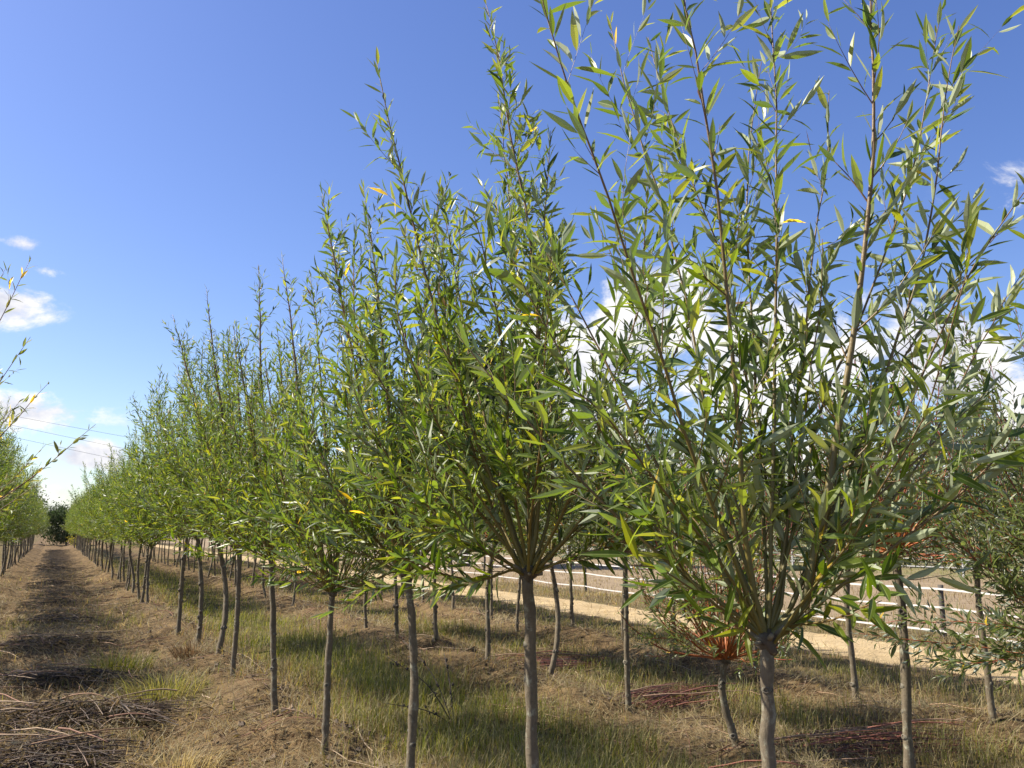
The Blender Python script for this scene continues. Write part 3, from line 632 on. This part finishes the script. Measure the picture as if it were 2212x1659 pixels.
# ------------------------------------------------------------------ trees beyond
def big_tree(name, u, v, h, r, label, pal, seed, nb=60, nl=9000, group=None, z0=.28):
    rng = np.random.default_rng(seed); root = empty(name, (u, v, 0), label, 'tree', group)
    n = 10; t = np.linspace(0, 1, n); P = np.stack([rng.normal(0, .012*h, n)*t, rng.normal(0, .012*h, n)*t, t*h*.85-.1], 1)
    v_, tr_ = tube(P, h*.022*(1-t*.85)+.02, 8); g = Geo(); g.add(v_, tr_, (.13, .10, .075)); tips = []
    for k in range(nb):
        s = rng.uniform(z0, .97); i = min(int(s*(n-1)), n-2); o = P[i]+(P[i+1]-P[i])*(s*(n-1)-i); a = rng.uniform(0, 2*PI)
        ll = r*(1.0-.62*abs(s-.5)*2*(.5 if s < .5 else 1))*rng.uniform(.65, 1.1); q = np.linspace(0, 1, 5)[:, None]
        d = np.array([math.cos(a), math.sin(a), .35+.5*s]); b = o+d*ll*q+np.array([0, 0, 1])*ll*.12*q*q
        v_, tr_ = tube(b, h*.006*(1-.8*q[:, 0])+.004, 4); g.add(v_, tr_, (.12, .09, .07)); tips += [b[2], b[3], b[4], b[4]]
    obj('trunk', g.mesh('trunk', True), TWIG, root)
    tips = np.array(tips); ln0 = .55; k = rng.integers(0, len(tips), nl); c = tips[k]+rng.normal(0, r*.15, (nl, 3))*np.array([1, 1, .8])
    D = unit(rng.normal(size=(nl, 3))); N = unit(np.cross(D, rng.normal(size=(nl, 3)))); N[N[:, 2] < 0] *= -1
    ln = rng.uniform(.22, .46, nl)*(h/12)**.5; col = np.array(pal)[rng.integers(0, len(pal), nl)]*rng.uniform(.8, 1.2, (nl, 1))
    v_, t_, c_ = leaf_geo((c, D, N, ln, ln*.7, rng.normal(.1, .1, nl), col), False)
    o = obj('crown', mesh_np('crown', v_, t_, c_), LEAF_FAR, root); o['kind'] = 'stuff'; return root
OAK = [(.035, .055, .018), (.045, .065, .02), (.03, .045, .02)]
hd0 = np.array([math.sin(YAW), math.cos(YAW)]); rt0 = np.array([math.cos(YAW), -math.sin(YAW)])
q = hd0*46 - rt0*2.4
big_tree('alder_tree', q[0], q[1], 12.6, 3.4, 'tall dark twiggy tree whose top shows between the willow crowns beside the white cloud', OAK, 3)
for i, (u, v, h, r, pal, lab) in enumerate([(1.5, 120, 3.9, 3.2, OAK, 'dark round tree closing the end of the lane'), (-6, 128, 6, 5, OAK, 'dark spreading tree beyond the end of the row across the lane'),
        (8, 132, 6, 5, OAK, 'dark tree beyond the end of the green row'), (2.6, 99, 3.6, 1.5, [(.22, .19, .03), (.26, .2, .03)], 'yellowing small tree at the far end of the green row')]):
    big_tree('oak_tree' if i < 3 else 'young_tree', u, v, h, r, lab, pal, 90+i, 60, 11000 if i < 3 else 2600, z0=.12 if i == 3 else .04)

# ------------------------------------------------------------------ fences
f1 = empty('paddock_fence', (13.2, 9, 0), 'low paddock fence of dark posts carrying three white tapes, along the straw path', 'fence')
def fu(v): return 13.24+.08*(v-10.1)
def bar(pts, w, h, m, name, par, off=0.0, rough=0):
    """a flat band along a polyline: w thick across, h high"""
    pts = np.asarray(pts, float); v = []
    for p in pts:
        for du, dz in ((-w/2, -h/2), (w/2, -h/2), (w/2, h/2), (-w/2, h/2)): v.append((p[0]+du, p[1], p[2]+dz))
    k = len(pts); t = []
    for i in range(k-1):
        for j in range(4):
            a, b = i*4+j, i*4+(j+1) % 4; t += [(a, a+4, b+4), (a, b+4, b)]
    t += [(0, 1, 2), (0, 2, 3), (4*k-4, 4*k-2, 4*k-3), (4*k-4, 4*k-1, 4*k-2)]
    return obj(name, mesh_np(name, np.array(v), np.array(t)), m, par)
pv = np.arange(1.56, 62, 4.27)
rng = np.random.default_rng(8)
for v in pv:
    u = fu(v); z = hz(u, v); t = np.linspace(0, 1, 8); le = rng.normal(0, .03, 2)
    P = np.stack([u-13.2+le[0]*t, v-9+le[1]*t, z-.15+1.08*t], 1)
    vv, tt = tube(P, .042*(1+rng.normal(0, .05, 8)), 9); o = obj('post', mesh_np('post', vv, tt, None, True), POST, f1)
    ins = Geo()
    for hh in (.17, .55, .85):
        a, b = tube(np.array([[u-13.2-.035, v-9, z+hh], [u-13.2-.062, v-9, z+hh]]), np.array([.016, .02]), 6); ins.add(a, b, (.02, .02, .02))
    obj('insulator', ins.mesh('insulator'), POST, o)
for hh in (.17, .55, .85):
    pts = []
    for i in range(len(pv)-1):
        for f in np.linspace(0, 1, 6)[:-1]:
            v = pv[i]+f*(pv[i+1]-pv[i]); pts.append((fu(v)-13.2-.07, v-9, hz(fu(v), v)*.3+hh-.035*f*(1-f)*4))
    bar(pts, .004, .031, TAPE, 'tape', f1)
f2 = empty('field_fence', (31.6, 20, 0), 'pale far fence of thin grey posts and two rails across the paddock', 'fence')
for v in np.arange(2, 72, 3.0):
    z = 0; bar([(0, v-20-.0, z+.38), (0, v-20+.07, z+.38)], .07, .86, GALV, 'post', f2)
for hh in (.36, .66):
    bar([(-.045, -18+x, hh+.006*math.sin(x*1.3)) for x in np.arange(0, 70, 2.0)], .012, .035, GALV, 'rail', f2)
for i, (e0, e1) in enumerate(((6.35, 5.72), (5.80, 5.05), (5.15, 4.35))):
    a0, a1, D = math.radians(-42), math.radians(-14), 150
    pts = []
    for f in np.linspace(0, 1, 24):
        a = a0+(a1-a0)*f; e = e0+.39*(e0-e1) + (e1-e0)*(a-math.radians(-29.3))/math.radians(4.15) - (.0)
        e = e0+(e1-e0)*(math.degrees(a)+29.3)/4.15
        p = hd0*math.cos(a)*D+rt0*math.sin(a)*D; pts.append((p[0], p[1], CAM_H+D*math.tan(math.radians(e))))
    v, t = tube(np.array(pts), np.full(24, .022), 5)
    tag(obj('power_cable', mesh_np('power_cable', v, t, None, True), WIRE), ('uppermost', 'middle', 'lowest')[i]+' of three thin power cables sloping across the sky above the lane', 'cable', 'overhead power cables above the lane')

# ------------------------------------------------------------------ ground cover
def blades(n_try, r0, r1, half, rng):
    """random spots in front of the lane's end, thinning with distance"""
    a = rng.uniform(-half, half, n_try); r = r0*(r1/r0)**rng.random(n_try)**1.0
    q = hd0[None, :]*(np.cos(a)*r)[:, None] + rt0[None, :]*(np.sin(a)*r)[:, None]
    return q[:, 0], q[:, 1], r
def blade_geo(u, v, z, az, tilt, ln, wd, col, bend, rng):
    n = len(u); d = np.stack([np.cos(az)*np.sin(tilt), np.sin(az)*np.sin(tilt), np.cos(tilt)], 1)
    b2 = np.clip(tilt+bend, 0, 1.75); d2 = np.stack([np.cos(az)*np.sin(b2), np.sin(az)*np.sin(b2), np.cos(b2)], 1)
    yaw = az + PI/2 + rng.normal(0, .6, n); s = np.stack([np.cos(yaw), np.sin(yaw), 0*yaw], 1)*(wd*.5)[:, None]
    o = np.stack([u, v, z], 1); m = o+d*(ln*.5)[:, None]; e = m+d2*(ln*.5)[:, None]
    V = np.stack([o-s, o+s, m-s*.8, m+s*.8, e], 1).reshape(-1, 3)
    T = (np.array([(0, 1, 3), (0, 3, 2), (2, 3, 4)])[None]+(np.arange(n)*5)[:, None, None]).reshape(-1, 3)
    Cc = np.concatenate([np.repeat(col[:, None, :], 5, 1), np.zeros((n, 5, 1))], 2).reshape(-1, 4)
    return V, T, Cc
rng = np.random.default_rng(77)
TAN = np.array([(.28, .195, .108), (.22, .148, .086), (.37, .275, .155), (.16, .105, .065), (.25, .16, .10), (.12, .082, .052)])
GRN = np.array([(.155, .185, .02), (.22, .225, .028), (.105, .13, .018), (.29, .26, .045)])
GLD = np.array([(.36, .27, .09), (.42, .31, .12), (.30, .20, .075), (.34, .22, .10)])
def pick(p, n): return p[rng.integers(0, len(p), n)]*rng.uniform(.75, 1.2, (n, 1))
# mown, lying thatch
u, v, r = blades(210000, 4.2, 45, math.radians(41), rng)
lane = ((u > -3.2) & (u < 2.55)) | ((u > 4.25) & (u < 6.0)) | ((u > 6.9) & (u < 8.5))
p = np.where(lane, .35+.65*(vnoise(u, v, .9, 73) > .36), .25)*np.where((u > PATH0-.1) & (u < PATH1+.1), .9, 1)*(u < 14.3)
k = rng.random(len(u)) < p; u, v, r = u[k], v[k], r[k]; n = len(u)
z = height(u, v)+rng.uniform(-.004, .085, n)*vnoise(u, v, .28, 31); sc = np.clip(r/9, .8, 2.6)**.7
flow = 6.28*vnoise(u, v, 1.3, 33)
V, T, Cc = blade_geo(u, v, z, np.where(rng.random(n) < .6, flow+rng.normal(0, .5, n), rng.uniform(0, 6.28, n)), rng.normal(1.30, .26, n), rng.uniform(.07, .26, n)*sc**.4, .0058*sc*rng.uniform(.6, 1.5, n), np.where(((u > PATH0) & (u < PATH1))[:, None], pick(TAN, n)*1.15+np.array([[.16, .13, .07]]), pick(TAN, n)), rng.normal(.15, .25, n), rng)
Cc[:, :3] *= np.repeat(.55+.9*vnoise(u, v, .8, 35), 5)[:, None]
tag(obj('thatch', mesh_np('thatch', V, T, Cc), GRASS), 'mown dry grass clippings lying on the lane and round the trunks', kind='stuff')
# standing grass
u, v, r = blades(300000, 4.2, 60, math.radians(41), rng); g = zone_green(u, v)
strip = np.exp(-((u-3.45)/.95)**4)*1.0 + np.exp(-((u-6.45)/.75)**4)*.8 + np.exp(-((u-9.3)/1.0)**4)*.75 + ((u > PATH1+.1) & (u < 14.5))*.8 + (u < -2.3)*.6 + ((u >= 14.5) & (u < 32))*.22 + (u >= 32)*.5
p = np.clip(strip+.75*np.clip(g-.12, 0, 1)+.16*(vnoise(u, v, .5, 51) > .5)+.04, 0, 1)*np.where((u > PATH0-.15) & (u < PATH1+.1), .05, 1)*(.55+.7*patch(u, v)); p = np.where((u > 8.6) & (u < 32), p, np.where(np.hypot(u-.2, (v % 3.1-1.5)*.6) < .5, p*.5, p))
k = rng.random(len(u)) < p; u, v, r, g = u[k], v[k], r[k], g[k]; n = len(u)
ht = np.where((u > 2.4) & (u < 4.5), .25, np.where((u > 5.6) & (u < 7.2), .20, np.where(u > 14.5, .16, np.where((u > -1.3) & (u < 2.0), .17, .19))))*rng.uniform(.45, 1.2, n)*(.7+.6*patch(u+3, v))
gold = vnoise(u*1.0, v, 1.4, 41); isg = rng.random(n) < np.clip(.12+1.15*g*(.3+1.2*vnoise(u, v, .9, 43)), 0, .95)
isg = isg & (u < 14.5) | (u > 32)
vcl = vnoise(u, v, .35, 47); ht = ht*(.45+1.1*vcl); isg = isg | ((rng.random(n) < .55) & (vnoise(u, v, .7, 49) > .62) & (u < 10))
col = np.where(isg[:, None], pick(GRN, n), np.where((rng.random(n) < gold)[:, None], pick(GLD, n), pick(TAN, n)))
sc = np.clip(r/9, .8, 3)**.75
V, T, Cc = blade_geo(u, v, height(u, v)-.01, rng.uniform(0, 6.28, n), np.abs(rng.normal(.25, .22, n)), ht, .0052*sc*rng.uniform(.6, 1.4, n), col, rng.normal(.5, .35, n), rng)
Cc[:, :3] *= np.repeat(.65+.7*vnoise(u, v, .55, 37), 5)[:, None]
tag(obj('grass', mesh_np('grass', V, T, Cc), GRASS), 'uncut green and golden grass between the rows and by the fence', kind='stuff')
# fallen leaves
u, v, r = blades(42000, 4.2, 30, math.radians(41), rng)
k = rng.random(len(u)) < np.where(np.min(np.abs(u[:, None]-np.array(ROWS)[None]), 1) < .7, .6, .35)*(u < 9)*(vnoise(u, v, .45, 61) > .5); u, v = u[k], v[k]; n = len(u)
D = unit(np.stack([rng.normal(size=n), rng.normal(size=n), rng.normal(0, .25, n)], 1)); N = rng.normal(0, .4, (n, 3))+np.array([0, 0, 1.]); N = unit(N-D*np.sum(N*D, 1, keepdims=True))
cl = np.array([(.10, .055, .035), (.15, .09, .05), (.07, .045, .03), (.22, .15, .05)]); ln = rng.uniform(.05, .11, n)
Vv, Tt, Cc = leaf_geo((np.stack([u, v, height(u, v)+rng.uniform(.01, .05, n)], 1), D, N, ln, ln*.26, rng.normal(.1, .2, n), pick(cl, n)), False)
tag(obj('fallen_leaves', mesh_np('fallen_leaves', Vv, Tt, Cc), GRASS), 'withered willow leaves scattered below the rows', kind='stuff')

# ------------------------------------------------------------------ heaps of cuttings
def twig_pts(rng, c, a, ll, zc, arch):
    q = np.linspace(0, 1, 6); d = np.array([math.cos(a), math.sin(a), 0]); s = np.array([-d[1], d[0], 0])
    cv = rng.normal(0, .035)*ll
    return np.array(c)[None]+d*((q-.5)*ll)[:, None]+s*(cv*(1-(2*q-1)**2))[:, None]+np.stack([0*q, 0*q, zc+arch*(1-(2*q-1)**2)+rng.normal(0, .004, 6)], 1)
def brush(u, v, ru, rv, h, label, seed, name='brush_pile', group='heaps of dark cut twigs along the lane', n=170, nl=800, cols=((.085, .058, .042), (.13, .085, .058), (.055, .040, .033), (.17, .12, .08)), axis=None, sticks=9, stc=((.25, .145, .08), (.20, .10, .06), (.33, .23, .14)), lc=((.065, .046, .033), (.11, .075, .05), (.042, .032, .025), (.15, .105, .065)), far=1.0):
    rng = np.random.default_rng(seed); z0 = hz(u, v); lob = rng.uniform(0, 6.28, 3)
    def edge(a): return .78+.22*np.sin(2*a+lob[0])+.16*np.sin(3*a+lob[1])+.12*np.sin(5*a+lob[2])
    root = empty(name, (u, v, z0), label, 'brushwood', group); g = Geo()
    for i in range(n):
        r, a = math.sqrt(rng.random())*.95, rng.uniform(0, 6.28); e_ = edge(a); c = (ru*r*e_*math.cos(a), rv*r*e_*math.sin(a), 0)
        an = rng.uniform(0, 6.28) if axis is None else axis+rng.normal(0, .16)
        z = h*(1-r*r)*rng.uniform(.1, 1)+.01
        P = twig_pts(rng, c, an, rng.uniform(.35, 1.05)*(1 if axis is None else 1.7), z, rng.uniform(-.02, .05))
        P[:, 2] = np.maximum(P[:, 2], .008); vv, tt = tube(P, np.linspace(.005, .002, 6)*far, 3); g.add(vv, tt, np.array(cols[rng.integers(len(cols))])*rng.uniform(.7, 1.3))
    o = obj('twigs', g.mesh('twigs', True), DRY, root); o['kind'] = 'stuff'
    r, a = np.sqrt(rng.random(nl)), rng.uniform(0, 6.28, nl); ls = 1.0
    r0_ = r*np.where(rng.random(nl) < .15, 1.5, 1); P = np.stack([ru*r0_*edge(a)*np.cos(a), rv*r0_*edge(a)*np.sin(a), h*np.clip(1-r0_*r0_, 0, 1)*rng.random(nl)+.015], 1); D = unit(rng.normal(size=(nl, 3))*np.array([1, 1, .5])); N = unit(np.cross(D, rng.normal(size=(nl, 3)))); N[N[:, 2] < 0] *= -1
    ln = rng.uniform(.04, .09, nl)*far**.5; c = np.array(lc)[rng.integers(0, len(lc), nl)]*rng.uniform(.7, 1.3, (nl, 1))
    vv, tt, cc = leaf_geo((P, D, N, ln, ln*.32, rng.normal(.1, .2, nl), c), False); o = obj('dry_leaves', mesh_np('dry_leaves', vv, tt, cc), GRASS, root); o['kind'] = 'stuff'
    for i in range(sticks):
        r, a = rng.uniform(.3, 1.05), rng.uniform(0, 6.28); an = rng.normal(-.6, .7) if axis is None else axis+rng.normal(0, .2)
        P = twig_pts(rng, (ru*r*math.cos(a), rv*r*math.sin(a), 0), an, rng.uniform(.4, 1.0)*(1 if axis is None else 1.5), max(h*(1-r*r), 0)+.05, rng.uniform(0, .05))
        gs = Geo(); vv, tt = tube(P, np.linspace(.0085, .004, 6)*far, 5); gs.add(vv, tt, stc[i % len(stc)]); obj('stick', gs.mesh('stick', True), DRY, root)
PILE = [(-.1, 8.0, 1.15, .75, .20, 'dark heap of cut twigs with pale bent sticks in the picture corner'), (.2, 9.6, 1.2, .65, .20, 'dark heap of cut twigs and leaves with a long straight stick on it'),
        (.15, 12.3, .95, .8, .15, 'dark heap of cut twigs with pinkish sticks, third along the lane'), (.1, 15.9, .8, 1.2, .16, 'long dark heap of cut twigs just past the grassy band of the lane')]
for i, (u, v, a, b, h, lab) in enumerate(PILE): brush(u, v, a, b, h, lab, 100+i, n=260 if i < 2 else 180, nl=2400 if i < 2 else 1600, sticks=12 if i < 2 else 9)
for i, (v, lab) in enumerate(((20.5, 'dark strip of cut twigs just beyond the green band across the lane'), (25.5, 'long dark heap in mid lane, beyond the strip past the green band'), (35, 'far dark heap of twigs where the lane narrows, before the last one'), (48, 'last dark smudge of cut twigs before the lane end'))):
    brush(.2, v, .6, 1.5, .15, lab, 120+i, n=50, nl=110, sticks=0, far=1.7, group='far heaps of dark twigs along the lane')
brush(-.2, 6.8, .7, .5, .14, 'dark scatter of cuttings with a pair of orange sticks low in the lane', 140, n=120, nl=600)
RC = ((.15, .05, .036), (.20, .075, .05), (.10, .045, .036)); RG = 'heaps of red willow cuttings in the second row'
for i, (u, v, a, b, lab) in enumerate(((6.15, 10.7, .9, .45, 'bundle of red cuttings lying flat behind the crooked dark trunk'), (6.05, 8.0, .8, .5, 'rounded heap of dark red cuttings between thin trunks'),
        (6.3, 5.5, 1.3, .65, 'broad dark heap of red cuttings at the foot of the tall rough trunk'), (4.6, 4.8, .9, .6, 'dark red cuttings lying behind the scarred trunk of the biggest willow'))):
    brush(u, v, a, b, .15, lab, 150+i, 'red_brush_pile', RG, 110, 220, RC+((.05, .03, .03),), -.35 if i != 1 else .2, 7, ((.28, .11, .07), (.32, .20, .13)))
# clods of soil
u, v, r = blades(26000, 4.2, 26, math.radians(41), rng); k = rng.random(len(u)) < (vnoise(u, v, .6, 71) > .52)*(u < 9)*np.where(np.min(np.abs(u[:, None]-np.array([-1.6, .2, 2.0, 5.1, 7.7])[None]), 1) < .8, .8, .08)
u, v = u[k], v[k]; n = len(u); sz = rng.gamma(2.0, .0065, n)+.004
o6 = np.array([(1, 0, 0), (0, 1, 0), (-1, 0, 0), (0, -1, 0), (0, 0, .75), (0, 0, -.75)], float); f8 = np.array([(0, 1, 4), (1, 2, 4), (2, 3, 4), (3, 0, 4), (1, 0, 5), (2, 1, 5), (3, 2, 5), (0, 3, 5)])
V = np.stack([u, v, height(u, v)+.01], 1)[:, None]+o6[None]*sz[:, None, None]*rng.uniform(.55, 1.4, (n, 6, 1))+rng.normal(0, .25, (n, 6, 3))*sz[:, None, None]
Cc = np.concatenate([np.repeat(pick(np.array([(.11, .075, .045), (.16, .11, .065), (.075, .05, .033)]), n)[:, None], 6, 1), np.zeros((n, 6, 1))], 2)
tag(obj('soil_clods', mesh_np('soil_clods', V.reshape(-1, 3), (f8[None]+(np.arange(n)*6)[:, None, None]).reshape(-1, 3), Cc.reshape(-1, 4)), DRY), 'small clods of dry soil lying in the lane and round the trunks', kind='stuff')
# loose twigs between the heaps
rng = np.random.default_rng(55); g = Geo()
for i in range(520):
    v = 5.5*(34/5.5)**rng.random(); rw = rng.choice([0.1, 0.1, 2.0, 5.1, 6.2, 7.7]); u = rw+rng.normal(0, .75 if rw < 1 else .45)
    P = twig_pts(rng, (u, v, 0), rng.uniform(0, 6.28), rng.uniform(.25, .95), 0, .02); P[:, 2] = height(P[:, 0], P[:, 1])+rng.uniform(.02, .06)
    f = max(1, v/11); vv, tt = tube(P, np.linspace(.0055, .0025, 6)*f, 3); g.add(vv, tt, np.array([(.24, .12, .07), (.30, .19, .11), (.12, .07, .045), (.34, .25, .16)][rng.integers(4)])*rng.uniform(.7, 1.2))
tag(obj('loose_twigs', g.mesh('loose_twigs', True), DRY), 'single cut twigs strewn over the ground', kind='stuff')
# tussocks
def tussock(u, v, r, h, pal, label, seed, n=420):
    rng = np.random.default_rng(seed); a, q = rng.uniform(0, 6.28, n), np.sqrt(rng.random(n))
    x, y = r*q*np.cos(a), r*q*np.sin(a); c = np.array(pal)[rng.integers(0, len(pal), n)]*rng.uniform(.75, 1.25, (n, 1))
    V, T, Cc = blade_geo(x, y, 0*x-.01, a+rng.normal(0, .6, n), .15+.55*q*rng.uniform(.6, 1.3, n), h*rng.uniform(.5, 1.15, n), rng.uniform(.005, .009, n), c, rng.normal(.6, .3, n), rng)
    o = obj('grass_tussock', mesh_np('grass_tussock', V, T, Cc), GRASS); o.location = (u, v, hz(u, v)); tag(o, label, 'grass', 'tussocks standing in the lane')
tussock(.95, 13.2, .38, .42, GRN*.8, 'dark green weedy tussock beside the third twig heap of the lane', 1)
tussock(1.22, 10.9, .42, .40, np.array([(.26, .23, .06), (.2, .2, .05), (.32, .26, .09)]), 'yellow green grass tussock between twig heaps and trunks', 2, 520)
tussock(1.75, 12.75, .22, .32, np.array([(.12, .07, .045), (.16, .09, .055)]), 'withered brown tussock at the foot of a trunk in the green row', 3, 300)
tussock(1.0, 7.6, .30, .30, np.array([(.45, .35, .19), (.38, .28, .14)]), 'pale straw coloured tussock low in the lane', 4, 320)
tussock(6.2, 14.8, .6, .35, GRN*.7, 'dark green tussock in the shade before the straw path', 5, 500)
# withered weed
wd = empty('withered_weed', (3.5, 8.0, hz(3.5, 8.0)), 'dead dark weed with seed heads leaning in the green grass strip', 'weed'); rng = np.random.default_rng(4)
for i, (x, y, z) in enumerate(((-.55, .35, .62), (-.25, .75, .72), (.1, .5, .6), (-.7, -.1, .28))):
    P = spline([(0, 0, 0), (x*.4, y*.4, z*.6), (x, y, z)], 9); g = Geo(); vv, tt = tube(P, np.linspace(.006, .003, 9), 5); g.add(vv, tt, (.05, .035, .028))
    st = obj('stalk', g.mesh('stalk', True), DRY, wd)
    for k in range(9):
        f = rng.uniform(.35, 1); c = P[int(f*8)]+rng.normal(0, .015, 3); hg = head_geo(rng, c, rng.uniform(.006, .011)); h2 = Geo(); h2.add(np.vstack(hg.v), np.vstack(hg.t), (.04, .028, .022))
        obj('seed_head', h2.mesh('seed_head', True), DRY, st)
